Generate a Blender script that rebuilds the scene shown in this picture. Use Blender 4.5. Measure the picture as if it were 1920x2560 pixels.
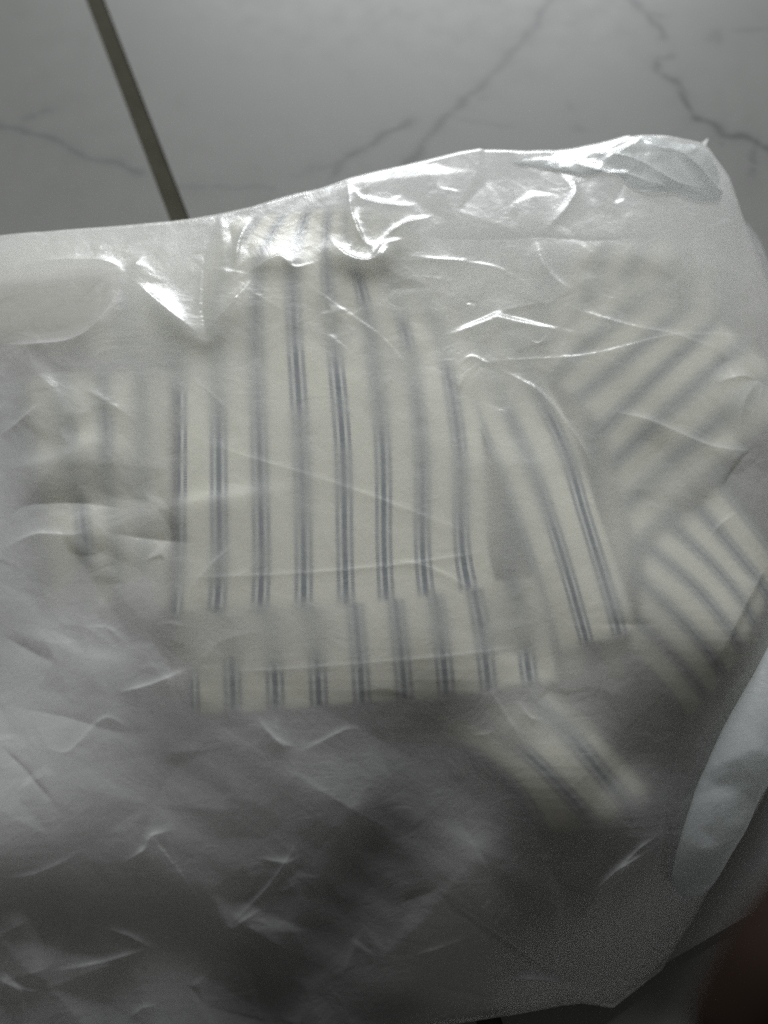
import bpy, bmesh, math, random
import numpy as np
from mathutils import Vector
from mathutils.geometry import delaunay_2d_cdt

for o in list(bpy.data.objects):
    bpy.data.objects.remove(o)
random.seed(7)
RNG = np.random.default_rng(11)
scene = bpy.context.scene
COL = scene.collection

# ------------------------------------------------------------------ camera
TILT = math.radians(15.0)
PLANE = 0.055                     # height of the shirt's top layer above the floor
DIST = 0.22
CAM = np.array([0.0, -DIST * math.sin(TILT), PLANE + DIST * math.cos(TILT)])
cam_d = bpy.data.cameras.new('camera')
cam = bpy.data.objects.new('camera', cam_d)
COL.objects.link(cam)
cam.location = CAM
cam.rotation_euler = (TILT, 0, 0)
cam_d.sensor_fit = 'HORIZONTAL'
cam_d.sensor_width = 26.0
cam_d.lens = 26.0
cam_d.clip_start = 0.005
cam_d.clip_end = 50
cam_d.dof.use_dof = True
cam_d.dof.focus_distance = DIST
cam_d.dof.aperture_fstop = 5.0
scene.camera = cam

# ------------------------------------------------------------------ light
world = bpy.data.worlds.new('World')
scene.world = world
world.use_nodes = True
world.node_tree.nodes['Background'].inputs[0].default_value = (1.0, 0.99, 0.96, 1)
world.node_tree.nodes['Background'].inputs[1].default_value = 0.052

def area(name, loc, target, sx, sy, power, col):
    l = bpy.data.lights.new(name, 'AREA')
    l.shape = 'RECTANGLE'
    l.size, l.size_y = sx, sy
    l.energy = power
    l.color = col
    o = bpy.data.objects.new(name, l)
    COL.objects.link(o)
    o.location = loc
    o.rotation_euler = (Vector(target) - Vector(loc)).to_track_quat('-Z', 'Y').to_euler()
    return o
area('window_light', (0.10, 1.85, 0.80), (0, 0, 0.04), 1.3, 0.85, 60, (0.955, 0.98, 1.0))

scene.view_settings.view_transform = 'Standard'
scene.view_settings.look = 'None'
scene.view_settings.gamma = 1
scene.view_settings.exposure = 0.0
scene.cycles.use_denoising = False
scene.cycles.sample_clamp_indirect = 3.0
scene.cycles.max_bounces = 14
scene.cycles.diffuse_bounces = 10
scene.cycles.glossy_bounces = 4
scene.cycles.transmission_bounces = 8
scene.cycles.transparent_max_bounces = 12
scene.cycles.caustics_reflective = False
scene.cycles.caustics_refractive = False

# ------------------------------------------------------------------ helpers
CT, ST = math.cos(TILT), math.sin(TILT)

def W(px, py, z):
    """point at height z that was measured at (px, py) on the photograph"""
    a = (np.asarray(px, float) - 960) / 1920
    b = (1280 - np.asarray(py, float)) / 1920
    dx, dy, dz = a, b * CT + ST, b * ST - CT
    t = (np.asarray(z, float) - CAM[2]) / dz
    return np.stack(np.broadcast_arrays(CAM[0] + t * dx, CAM[1] + t * dy), -1)

def link(o, parent=None):
    COL.objects.link(o)
    if parent is not None:
        o.parent = parent
    return o

def mesh_obj(name, verts, faces, mat, parent=None, smooth=True, uvs=None):
    me = bpy.data.meshes.new(name)
    verts = np.asarray(verts, np.float32)
    faces = np.asarray(faces, np.int32)
    n = faces.shape[1]
    me.vertices.add(len(verts))
    me.vertices.foreach_set('co', verts.ravel())
    me.loops.add(faces.size)
    me.loops.foreach_set('vertex_index', faces.ravel())
    me.polygons.add(len(faces))
    me.polygons.foreach_set('loop_start', np.arange(0, faces.size, n, dtype=np.int32))
    me.polygons.foreach_set('loop_total', np.full(len(faces), n, np.int32))
    if smooth:
        me.polygons.foreach_set('use_smooth', np.ones(len(faces), bool))
    me.update(calc_edges=True)
    if uvs is not None:
        uvl = me.uv_layers.new(name='UVMap')
        uvl.data.foreach_set('uv', np.asarray(uvs, np.float32)[faces.ravel()].ravel())
    me.materials.append(mat)
    me.validate()
    return link(bpy.data.objects.new(name, me), parent)

def grid_faces(nr, nc):
    i = np.arange(nr * nc).reshape(nr, nc)
    return np.stack([i[:-1, :-1], i[:-1, 1:], i[1:, 1:], i[1:, :-1]], -1).reshape(-1, 4)

def catmull(P, n):
    """resample control points P (k, d) to n points along a Catmull-Rom curve"""
    P = np.asarray(P, float)
    k = len(P)
    E = np.concatenate([[2 * P[0] - P[1]], P, [2 * P[-1] - P[-2]]])
    t = np.linspace(0, k - 1, n)
    i = np.clip(t.astype(int), 0, k - 2)
    f = (t - i).reshape((-1,) + (1,) * (P.ndim - 1))
    a, b, c, d = E[i], E[i + 1], E[i + 2], E[i + 3]
    return 0.5 * (2 * b + (c - a) * f + (2 * a - 5 * b + 4 * c - d) * f ** 2 + (3 * b - a - 3 * c + d) * f ** 3)

def thing(name, label, cat, loc=(0, 0, 0), group=None):
    o = link(bpy.data.objects.new(name, None))
    o.empty_display_size = 0.02
    o.location = loc
    o['label'] = label
    o['category'] = cat
    if group:
        o['group'] = group
    return o

class NT:
    def __init__(self, name):
        self.m = bpy.data.materials.new(name)
        self.m.use_nodes = True
        self.t = self.m.node_tree
        self.t.nodes.clear()
        self.out = self.n('ShaderNodeOutputMaterial')
    def n(self, typ, **kw):
        nd = self.t.nodes.new(typ)
        for k, v in kw.items():
            if k[0] == 'i' and k[1:].isdigit():
                nd.inputs[int(k[1:])].default_value = v
            else:
                setattr(nd, k, v)
        return nd
    def l(self, a, b):
        self.t.links.new(a, b)
    def math(self, op, a, b=None, clamp=False):
        nd = self.n('ShaderNodeMath', operation=op, use_clamp=clamp)
        for i, v in enumerate((a, b)):
            if v is None:
                continue
            if isinstance(v, (int, float)):
                nd.inputs[i].default_value = v
            else:
                self.l(v, nd.inputs[i])
        return nd.outputs[0]
    def mix(self, f, a, b):
        nd = self.n('ShaderNodeMix', data_type='RGBA')
        for s, v in ((nd.inputs[0], f), (nd.inputs[6], a), (nd.inputs[7], b)):
            if isinstance(v, (int, float, tuple)):
                s.default_value = v
            else:
                self.l(v, s)
        return nd.outputs[2]

# ------------------------------------------------------------------ fields over the floor plane
GX0, GX1, GY0, GY1, RES = -0.185, 0.185, -0.215, 0.175, 0.00035
NX, NY = int((GX1 - GX0) / RES) + 1, int((GY1 - GY0) / RES) + 1
gx = GX0 + np.arange(NX) * RES
gy = GY0 + np.arange(NY) * RES
XX, YY = np.meshgrid(gx, gy)

def sample(T, x, y):
    u = np.clip((np.asarray(x) - GX0) / RES, 0, NX - 1.001)
    v = np.clip((np.asarray(y) - GY0) / RES, 0, NY - 1.001)
    i, j = u.astype(int), v.astype(int)
    fu, fv = u - i, v - j
    return (T[j, i] * (1 - fu) * (1 - fv) + T[j, i + 1] * fu * (1 - fv)
            + T[j + 1, i] * (1 - fu) * fv + T[j + 1, i + 1] * fu * fv)

def upsample(fn, step=8):
    xs = GX0 + np.arange(0, NX + step, step) * RES
    ys = GY0 + np.arange(0, NY + step, step) * RES
    X, Y = np.meshgrid(xs, ys)
    C = fn(X, Y)
    u = np.arange(NX) / step
    v = np.arange(NY) / step
    i, j = u.astype(int), v.astype(int)
    fu, fv = u - i, (v - j)[:, None]
    top = C[j][:, i] * (1 - fu) + C[j][:, i + 1] * fu
    bot = C[j + 1][:, i] * (1 - fu) + C[j + 1][:, i + 1] * fu
    return top * (1 - fv) + bot * fv

def tps(pts, vals):
    P = np.asarray(pts, float) * 10
    n = len(P)
    def K(r2):
        return np.where(r2 > 1e-12, r2 * np.log(np.maximum(r2, 1e-12)), 0)
    A = K(((P[:, None] - P[None]) ** 2).sum(-1)) + np.eye(n) * 0.002
    Q = np.concatenate([np.ones((n, 1)), P], 1)
    M = np.block([[A, Q], [Q.T, np.zeros((3, 3))]])
    s = np.linalg.solve(M, np.concatenate([vals, np.zeros(3)]))
    def f(X, Y):
        out = s[n] + s[n + 1] * X * 10 + s[n + 2] * Y * 10
        for k in range(n):
            out = out + s[k] * K((X * 10 - P[k, 0]) ** 2 + (Y * 10 - P[k, 1]) ** 2)
        return out
    return f

def idw(pts, vals, power=3.0, eps=0.004):
    P = np.asarray(pts, float)
    def f(X, Y):
        num = 0; den = 0
        for k in range(len(P)):
            w = 1.0 / ((X - P[k, 0]) ** 2 + (Y - P[k, 1]) ** 2 + eps ** 2) ** (power / 2)
            num = num + w * vals[k]; den = den + w
        return num / den
    return f

def blur(T, n):
    for _ in range(n):
        P = np.pad(T, 1, mode='edge')
        T = (P[:-2, 1:-1] + 2 * P[1:-1, 1:-1] + P[2:, 1:-1]) / 4
        P = np.pad(T, 1, mode='edge')
        T = (P[1:-1, :-2] + 2 * P[1:-1, 1:-1] + P[1:-1, 2:]) / 4
    return T

# ---- smooth height of the film (millimetres at measured points)
FH = [(-250, 640, 40.0), (0, 640, 49.4), (200, 625, 50.8), (420, 600, 51.5), (640, 575, 52.8), (800, 530, 53.5), (1000, 480, 54.1), (1200, 440, 53.9), (1420, 420, 52.1), (1600, 380, 50.1), (1780, 420, 44.0), (1860, 560, 34.6), (1930, 800, 34.6),
      (0, 800, 53.5), (250, 780, 54.5), (520, 850, 54.5), (600, 720, 55.5), (900, 620, 55.5), (1000, 560, 54.5), (1300, 560, 54.1), (1600, 560, 53.0),
      (-250, 1200, 48.1), (0, 1100, 53.5), (200, 1060, 55.5), (430, 1100, 56.5), (650, 1100, 57.5), (860, 1100, 57.5), (1060, 1000, 56.5), (1060, 1200, 57.0), (1200, 800, 53.5), (1250, 1000, 54.5),
      (1450, 900, 54.5), (1650, 900, 53.5), (1800, 1000, 49.4), (1900, 1150, 45.4), (1450, 1300, 55.5), (1640, 1300, 52.1),
      (440, 1500, 56.5), (650, 1500, 57.0), (900, 1480, 57.0), (1150, 1450, 56.5), (1540, 1560, 54.5),
      (480, 1740, 54.0), (700, 1740, 54.5), (900, 1730, 54.5), (1150, 1700, 54.5), (1350, 1680, 53.5),
      (1750, 1500, 50.8), (1850, 1600, 46.7), (1700, 1650, 49.4), (1920, 1400, 44.0),
      (0, 1450, 53.5), (200, 1550, 53.5), (-250, 1800, 45.4), (0, 1800, 52.1), (250, 1800, 52.1), (0, 2150, 50.8), (250, 2100, 46.7), (0, 2450, 34.0), (-200, 2700, 34.6), (200, 2500, 28.0),
      (380, 1950, 48.1), (600, 1870, 51.0), (560, 1990, 47.5), (850, 1850, 51.0), (750, 1990, 46.0), (950, 1960, 46.0), (1080, 1850, 48.1), (1060, 1960, 45.5), (700, 2120, 40.5), (900, 2120, 39.0), (1350, 1960, 51.0), (1500, 1900, 50.0), (1230, 1860, 51.5), (1440, 2040, 47.0), (1200, 2050, 44.0), (1600, 1900, 42.7), (1600, 2100, 38.0), (1400, 2200, 36.0), (1750, 2000, 29.2),
      (880, 2250, 34.0), (700, 2430, 27.5), (480, 2200, 40.0), (500, 2400, 28.0), (980, 2490, 24.0), (1170, 2250, 38.0), (1250, 2420, 26.0), (1400, 2400, 21.0), (1500, 2450, 11.0), (1650, 2300, 14.0), (1800, 2150, 13.0), (1950, 2000, 14.0), (800, 2600, 21.1), (400, 2700, 23.8), (1100, 2600, 12.0), (1950, 1700, 29.2)]
P_ = np.array([W(a, b, z / 1000) for a, b, z in FH])
FS = upsample(tps(P_, np.array([z / 1000 for _, _, z in FH])))
FS = np.clip(FS, 0.003, 0.066)

def on_film(px, py):
    """floor-plane position of a feature seen at (px, py) on the film"""
    z = np.full(np.shape(px), 0.05)
    for _ in range(6):
        p = W(px, py, z)
        z = sample(FS, p[..., 0], p[..., 1])
    return p
def pts_on_film(L):
    a = np.array(L, float)
    return on_film(a[:, 0], a[:, 1])

# ---- gap between film and cloth (mm): small = cloth pressed against the film
GAP = [(435, 1000, 0.30), (440, 1200, 0.30), (450, 1100, 0.30), (490, 1300, 0.30), (540, 1250, 0.33), (545, 1150, 0.65), (545, 950, 3.70), (600, 900, 3.59), (600, 1050, 1.20), (650, 1000, 1.61), (650, 1150, 0.92), (650, 1300, 0.42), (700, 1200, 1.13), (760, 1250, 1.61), (750, 1100, 1.89), (740, 900, 0.44), (740, 980, 0.53), (700, 850, 1.29), (640, 850, 1.87), (640, 760, 1.59), (730, 800, 1.01), (820, 700, 1.01), (820, 800, 4.15), (910, 720, 0.44), (910, 640, 0.73), (860, 960, 0.42), (865, 1080, 0.37), (865, 1180, 0.92), (950, 1000, 2.16), (955, 1150, 0.65), (955, 1250, 0.37), (1050, 1100, 1.75), (1055, 1250, 1.13), (1000, 900, 4.15), (1020, 850, 0.87), (1150, 1050, 1.06), (1150, 1200, 1.47), (1120, 950, 0.89), (1180, 1090, 0.65), (1200, 1300, 1.44),
       (440, 1520, 0.30), (540, 1500, 0.35), (650, 1480, 0.33), (760, 1470, 0.35), (870, 1440, 0.35), (960, 1430, 0.35), (1060, 1430, 0.35), (1160, 1420, 0.35), (1230, 1400, 0.35), (860, 1300, 0.48), (760, 1380, 0.72), (960, 1350, 0.48), (1160, 1350, 0.66),
       (480, 1580, 9.00), (570, 1600, 9.00), (680, 1590, 5.76), (790, 1590, 5.40), (895, 1580, 0.90), (1000, 1570, 1.08), (1095, 1560, 1.80), (1190, 1540, 0.70), (1280, 1560, 6.30), (570, 1655, 0.45), (780, 1650, 0.90),
       (480, 1720, 0.30), (585, 1710, 0.45), (690, 1700, 0.30), (800, 1710, 0.30), (905, 1700, 0.45), (1010, 1690, 0.45), (1110, 1680, 0.40), (1210, 1670, 0.45), (1310, 1670, 0.38), (1390, 1650, 1.05),
       (520, 760, 5.58), (470, 700, 5.58), (420, 850, 5.00), (440, 920, 3.44), (560, 640, 4.15), (660, 590, 0.50), (740, 580, 0.50), (815, 580, 0.50), (1000, 700, 5.58),
       (1200, 750, 8.43), (1150, 850, 5.58), (1250, 950, 5.00), (1340, 1050, 1.44), (1400, 1060, 0.42), (1300, 1150, 1.92), (1440, 1250, 0.40), (1460, 1330, 0.45), (1380, 1350, 0.60), (1420, 1480, 0.40), (1470, 1580, 0.35), (1540, 1500, 1.05), (1560, 1580, 0.75), (1330, 1300, 1.65), (1350, 1500, 1.65),
       (1560, 640, 2.20), (1450, 680, 3.00), (1620, 700, 4.00), (1500, 950, 1.63), (1620, 920, 0.95), (1700, 920, 1.06), (1760, 900, 1.40), (1560, 1040, 1.06), (1600, 1080, 1.06), (1700, 1050, 1.40), (1520, 1160, 1.00), (1650, 1200, 3.00), (1850, 1000, 3.00),
       (1760, 1430, 0.85), (1816, 1450, 0.75), (1720, 1500, 1.03), (1770, 1500, 0.60), (1724, 1566, 0.66), (1780, 1640, 0.56), (1851, 1600, 0.75), (1640, 1480, 1.60), (1600, 1600, 2.15), (1650, 1700, 1.12), (1730, 1690, 0.93), (1560, 1700, 2.40), (1500, 1750, 4.00),
       (1200, 1880, 0.84), (1340, 1900, 0.42), (1400, 1960, 0.42), (1440, 2000, 0.66), (1480, 1890, 1.02), (1480, 2060, 2.52), (1550, 2000, 2.52), (1300, 1800, 5.00), (1100, 1830, 4.00),
       (270, 1060, 0.40), (272, 1100, 0.52), (268, 1020, 0.88), (200, 1125, 0.70), (95, 1100, 1.06), (212, 1345, 0.88), (275, 1130, 0.70), (200, 1090, 0.40), (100, 1080, 3.16), (90, 1180, 3.16), (210, 1315, 0.40), (240, 1200, 3.76), (330, 1000, 1.96), (370, 1100, 3.76), (380, 1000, 3.76), (340, 1180, 4.36), (350, 1300, 4.36), (100, 1350, 3.76), (200, 1450, 4.36), (150, 1130, 3.16), (320, 1060, 3.16), (230, 1000, 2.56), (150, 1240, 3.76), (270, 1270, 3.76), (360, 1500, 5.00), (100, 1000, 1.96),
       (100, 760, 0.80), (200, 760, 0.60), (60, 830, 0.80), (250, 830, 1.20), (100, 930, 4.00)]
G_ = pts_on_film([g[:2] for g in GAP])
GAPF = upsample(idw(G_, [g[2] / 1000 for g in GAP], 3.4, 0.0022), 4)

# ---- crumple: piecewise-flat facets from scattered points with mostly small, some large heights
def facets(n, spread, heavy):
    xs = RNG.uniform(GX0, GX1, n); ys = RNG.uniform(GY0, GY1, n)
    hs = RNG.standard_normal(n) * spread * np.exp(heavy * RNG.standard_normal(n))
    hs = np.clip(hs, -4 * spread, 4 * spread)
    cx = [GX0 - .01, GX1 + .01, GX1 + .01, GX0 - .01]; cy = [GY0 - .01, GY0 - .01, GY1 + .01, GY1 + .01]
    xs = np.concatenate([xs, cx]); ys = np.concatenate([ys, cy]); hs = np.concatenate([hs, np.zeros(4)])
    v, _, f, ov, _, _ = delaunay_2d_cdt([Vector((a, b)) for a, b in zip(xs * 100, ys * 100)], [], [], 0, 1e-6)
    V = np.array([(p.x / 100, p.y / 100) for p in v])
    H = np.array([hs[o[0]] if o else 0 for o in ov])
    T = np.zeros((NY, NX), np.float32)
    for tri in f:
        (x0, y0), (x1, y1), (x2, y2) = V[tri[0]], V[tri[1]], V[tri[2]]
        det = (y1 - y2) * (x0 - x2) + (x2 - x1) * (y0 - y2)
        if abs(det) < 1e-14:
            continue
        i0 = max(0, int((min(x0, x1, x2) - GX0) / RES)); i1 = min(NX, int((max(x0, x1, x2) - GX0) / RES) + 2)
        j0 = max(0, int((min(y0, y1, y2) - GY0) / RES)); j1 = min(NY, int((max(y0, y1, y2) - GY0) / RES) + 2)
        if i1 <= i0 or j1 <= j0:
            continue
        X = XX[j0:j1, i0:i1]; Y = YY[j0:j1, i0:i1]
        a = ((y1 - y2) * (X - x2) + (x2 - x1) * (Y - y2)) / det
        b = ((y2 - y0) * (X - x2) + (x0 - x2) * (Y - y2)) / det
        c = 1 - a - b
        m = (a >= -1e-9) & (b >= -1e-9) & (c >= -1e-9)
        T[j0:j1, i0:i1][m] = (a * H[tri[0]] + b * H[tri[1]] + c * H[tri[2]])[m]
    return T

AMP = [(0, 620, 0.68), (300, 620, 0.81), (480, 720, 0.90), (600, 640, 1.30), (900, 560, 2.25), (1000, 480, 1.12), (1250, 480, 0.44), (1600, 430, 2.50), (1780, 450, 2.25), (1850, 600, 1.25), (1500, 560, 0.38), (150, 780, 0.41), (100, 1000, 1.22), (150, 1250, 1.35), (300, 1350, 1.22), (450, 1000, 0.12), (650, 800, 0.25), (700, 1100, 0.08), (900, 1100, 0.08), (900, 1400, 0.08), (600, 1500, 0.08), (800, 1700, 0.10), (1150, 700, 1.20), (1150, 850, 0.90), (1300, 700, 1.10), (1500, 750, 0.60), (1700, 800, 0.60), (1300, 1050, 0.35), (1150, 1250, 0.12), (1600, 1000, 0.30), (1850, 1000, 0.90), (1850, 1200, 1.00), (1450, 1400, 0.15), (1750, 1500, 0.30), (1500, 1750, 0.50), (200, 1700, 1.08), (50, 1900, 0.94), (300, 2000, 1.08), (600, 1900, 1.08), (700, 2200, 1.22), (300, 2350, 1.35), (900, 2000, 0.68), (1100, 2300, 0.94), (1400, 1950, 0.27), (1500, 2200, 0.94), (1700, 1900, 0.54), (1300, 2450, 0.68), (1250, 1800, 0.60)]
A_ = pts_on_film([g[:2] for g in AMP])
AMPF = upsample(idw(A_, [g[2] for g in AMP], 3.0, 0.006))
F1 = blur(facets(380, 0.00050, 0.5), 3)
F2 = blur(facets(2400, 0.00013, 0.8), 1)
F3 = blur(facets(9000, 0.000030, 0.8), 1)
FSUM = F1 + F2 + F3
CRUMPLE = AMPF * (F1 + F2) + (.35 + .65 * AMPF) * F3

# ---- creases and folds measured on the photograph: points, height mm, widths mm on either side
CRE = np.zeros((NY, NX))
GAIN = .40
def crease(pts, amp, w1, w2=None, taper=0.25, rnd=0.0, edge_in=True):
    w2 = w1 if w2 is None else w2
    P = pts_on_film(pts)
    if len(P) > 2:
        P = catmull(P, 6 * len(P))
    if rnd:
        P = P + np.cumsum(RNG.standard_normal(P.shape), 0) * rnd / 1000
    seg = np.linalg.norm(np.diff(P, axis=0), axis=1)
    S = np.concatenate([[0], np.cumsum(seg)]); Ltot = S[-1]
    R = 9 * max(w1, w2) / 1000
    i0 = max(0, int((P[:, 0].min() - R - GX0) / RES)); i1 = min(NX, int((P[:, 0].max() + R - GX0) / RES) + 1)
    j0 = max(0, int((P[:, 1].min() - R - GY0) / RES)); j1 = min(NY, int((P[:, 1].max() + R - GY0) / RES) + 1)
    if i1 <= i0 or j1 <= j0:
        return
    X = XX[j0:j1, i0:i1]; Y = YY[j0:j1, i0:i1]
    best = np.full(X.shape, 1e9); side = np.ones(X.shape); along = np.zeros(X.shape)
    for k in range(len(P) - 1):
        d = P[k + 1] - P[k]; L2 = (d ** 2).sum() + 1e-16
        t = np.clip(((X - P[k, 0]) * d[0] + (Y - P[k, 1]) * d[1]) / L2, 0, 1)
        ex = X - (P[k, 0] + t * d[0]); ey = Y - (P[k, 1] + t * d[1])
        r = np.hypot(ex, ey); m = r < best
        best[m] = r[m]; side[m] = np.sign(d[0] * ey - d[1] * ex)[m]; along[m] = (S[k] + t * seg[k])[m]
    w = np.where(side > 0, w1, w2 * 1.8) / 1000
    q = along / max(Ltot, 1e-9)
    if max(w1, w2) >= 4:                                  # broad folds have a rounded crest
        rr = .004
        best = np.sqrt(best ** 2 + rr ** 2) - rr
    tp = np.clip(np.minimum(q, 1 - q) / min(.5, 1.6 * taper + .05), 0, 1) ** 1.2
    CRE[j0:j1, i0:i1] += GAIN * amp / 1000 * tp * (1.0 if max(w1, w2) < 1.5 else 1.7) * np.exp(-best / w * (1 + (.22 if max(w1, w2) < 1.5 else .05) * np.sin(along * 700 + amp * 9)))

C = crease
# long thin creases in the middle
C([(758, 704), (860, 775), (960, 846), (1030, 930)], .45, .35, .9, .1, .03)
C([(475, 940), (530, 985), (595, 1050)], .35, .35, .8, .2, .03)
C([(480, 1095), (600, 1135), (880, 1222), (1230, 1355)], .35, .45, 1.3, .1, .03)
C([(960, 1400), (1080, 1420), (1210, 1492)], .35, .4, 1.0, .15, .03)
C([(250, 1335), (440, 1270), (560, 1252), (760, 1225)], .9, 1.0, 4.5, .15, .03)
C([(250, 1330), (370, 1345), (490, 1358)], -1.3, 3.0, 1.2, .2, .03)
C([(470, 1480), (520, 1420), (590, 1355)], .5, .5, 2.2, .2, .03)
C([(560, 1445), (620, 1425), (640, 1370)], .4, .5, 1.4, .2, .03)
C([(800, 1300), (850, 1410), (880, 1430)], .2, .4, .8, .2, .03)
C([(438, 1446), (650, 1438), (870, 1423), (1060, 1403), (1225, 1376)], .3, .35, .5, .05)
C([(560, 1678), (690, 1674), (905, 1658), (1115, 1640), (1330, 1615)], .3, .35, .5, .05)
# right
C([(1230, 915), (1300, 950), (1360, 990), (1440, 1090), (1475, 1160), (1480, 1230)], .8, .6, 2.4, .12)
C([(1160, 935), (1230, 905), (1480, 885), (1690, 838), (1920, 850)], .32, .5, 3.5, .1, .03)
C([(1400, 760), (1560, 810), (1690, 838), (1830, 890)], .5, .6, 1.6, .15, .03)
C([(1505, 1025), (1620, 1050), (1780, 1115), (1915, 1130)], .8, .8, 2.0, .12, .03)
C([(1800, 1230), (1850, 1150), (1900, 1110)], -.9, .7, 1.6, .2, .03)
C([(1225, 665), (1200, 740), (1180, 800)], .7, .4, .8, .2, .03)
C([(1160, 640), (1155, 700)], .5, .5, .8, .3)
C([(960, 655), (1100, 650), (1240, 665), (1330, 720)], .5, .5, 1.6, .2, .05)
C([(1030, 690), (1160, 700)], .4, .4, 1.2, .3, .05)
C([(1110, 830), (1190, 805), (1300, 765)], .4, .5, 1.5, .2, .05)
C([(1150, 910), (1180, 890), (1230, 915)], .9, .5, .7, .2, .05)
C([(1160, 935), (1150, 970), (1140, 975)], .8, .5, .8, .2, .05)
C([(1305, 840), (1345, 860), (1380, 820)], .6, .4, .7, .25, .05)
C([(1340, 600), (1365, 670), (1420, 720)], 1.6, .8, 2.8, .25, .05)
C([(1690, 690), (1695, 780), (1690, 795)], .6, .5, .6, .2)
C([(1770, 1350), (1800, 1310), (1850, 1275)], .6, .4, .8, .2, .03)
C([(1920, 1410), (1850, 1540), (1800, 1640), (1790, 1700)], 1.0, .6, 2.2, .12, .03)
C([(1470, 1560), (1600, 1560), (1680, 1560)], -.6, 2.5, 2.5, .3)
C([(1840, 950), (1900, 955), (1930, 990)], -2.0, 2.2, 1.4, .25)
C([(1780, 960), (1860, 945), (1925, 965)], 1.8, 1.6, 1.0, .25)
C([(1850, 1100), (1860, 1000), (1920, 930)], 1.2, 2.5, 1.5, .25)
# top: crumpled highlights along the near rim
C([(320, 690), (400, 760), (510, 850)], 2.0, 2.2, 3.5, .2, .06)
C([(510, 850), (550, 800), (600, 735), (640, 690)], 1.8, 1.8, 3.0, .2, .06)
C([(320, 690), (350, 650), (370, 640)], .9, .8, 1.5, .3, .05)
C([(610, 690), (660, 660), (700, 645), (735, 670), (790, 655)], 1.4, .8, 2.4, .2, .06)
C([(630, 545), (600, 600), (590, 650), (580, 690)], 1.6, .9, 2.0, .2, .06)
C([(570, 560), (585, 620)], -1.0, 1.2, 1.2, .3, .05)
C([(870, 465), (880, 540), (910, 610), (940, 620)], 2.0, 1.0, 2.0, .15, .06)
C([(870, 465), (920, 510), (1000, 520), (1050, 510)], 1.6, 1.0, 2.2, .2, .06)
C([(820, 590), (870, 650), (930, 660), (960, 620), (1020, 600)], 1.9, 1.0, 2.4, .2, .06)
C([(940, 620), (1000, 570), (1090, 540)], 1.4, .8, 1.8, .2, .06)
C([(960, 520), (1010, 490)], 1.0, .7, 1.3, .3, .05)
C([(1070, 470), (1120, 478), (1165, 482)], 1.0, .5, 1.4, .3, .05)
C([(1330, 405), (1390, 430), (1430, 490), (1400, 540), (1350, 580)], 1.3, 3.0, 1.8, .25, .04)
C([(1000, 590), (1150, 597), (1340, 592), (1500, 600), (1700, 600)], -.5, 1.2, 2.6, .15, .03)
C([(1400, 400), (1500, 440), (1560, 445), (1650, 470)], 1.5, 1.1, 1.8, .2, .08)
C([(1440, 380), (1530, 400), (1600, 420), (1680, 460), (1780, 480)], 1.8, 1.0, 2.0, .2, .08)
C([(1590, 345), (1640, 380), (1700, 390), (1790, 470), (1860, 515)], 2.0, .9, 1.8, .15, .08)
C([(1500, 415), (1580, 370), (1600, 345)], 1.3, .8, 1.5, .2, .08)
C([(1720, 358), (1735, 380), (1700, 395)], 1.3, .7, 1.3, .2, .05)
C([(1800, 455), (1840, 450)], 1.0, .7, 1.3, .2, .05)
C([(1800, 455), (1830, 500), (1860, 515)], 1.2, .7, 1.5, .2, .05)
C([(1540, 455), (1600, 480), (1700, 478), (1760, 500)], -1.0, 1.2, 1.8, .2, .06)
C([(0, 690), (130, 655), (270, 655), (315, 690)], 1.6, 1.2, 3.4, .12, .04)
C([(0, 865), (100, 862), (180, 850), (240, 810), (300, 720)], 1.4, 1.0, 2.6, .15, .05)
# broad facets of the rim that face the window
C([(315, 690), (400, 770), (510, 855), (560, 800), (620, 735)], 2.2, 6.0, .7, .15, .04)
C([(800, 610), (870, 655), (940, 660), (1010, 605)], 2.2, 5.0, .6, .15, .04)
C([(600, 700), (660, 665), (720, 655), (800, 665)], 1.4, 4.5, .6, .2, .04)
C([(1340, 590), (1400, 545), (1440, 480), (1400, 425)], 1.1, 3.0, .8, .2, .03)
C([(1000, 640), (1100, 650), (1200, 645)], 1.0, 3.5, .6, .2, .04)
C([(1200, 800), (1290, 770), (1400, 755)], .7, 3.5, .6, .2, .04)
# left folds
C([(0, 1090), (70, 1040), (110, 1010)], 1.2, 1.0, 2.2, .2, .06)
C([(180, 960), (260, 1000), (350, 1060)], 1.0, 2.5, 2.5, .2)
C([(0, 1180), (130, 1160), (240, 1110), (300, 1070)], 1.6, 1.6, 4.5, .15, .06)
C([(0, 1330), (60, 1265), (200, 1255), (330, 1270)], -1.6, 3.5, 1.5, .2, .05)
C([(0, 1375), (90, 1335), (180, 1335), (240, 1320)], 1.4, 1.2, 3.0, .2, .05)
C([(0, 1590), (130, 1610), (200, 1640), (340, 1670)], 1.3, 1.2, 5.0, .15, .05)
C([(0, 1585), (100, 1640), (150, 1665)], -1.6, 3.0, 2.5, .2, .05)
C([(210, 1570), (270, 1570), (320, 1620)], .5, .5, 1.5, .3, .05)
C([(290, 1734), (380, 1710), (463, 1676)], 1.3, .8, 2.6, .15, .04)
C([(0, 1860), (70, 1930), (120, 1985), (150, 2030)], -1.0, .6, .9, .12, .03)
C([(110, 1860), (170, 1880), (260, 1800), (330, 1835)], .8, .7, 2.0, .2, .06)
C([(0, 1760), (150, 1790), (300, 1830), (400, 1830)], -.9, 3.0, 2.0, .2, .05)
C([(380, 1560), (430, 1555), (480, 1570)], .4, .6, 1.2, .2, .05)
C([(500, 1720), (520, 1640), (560, 1600), (680, 1570)], .5, 2.5, 2.5, .2)
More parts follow.
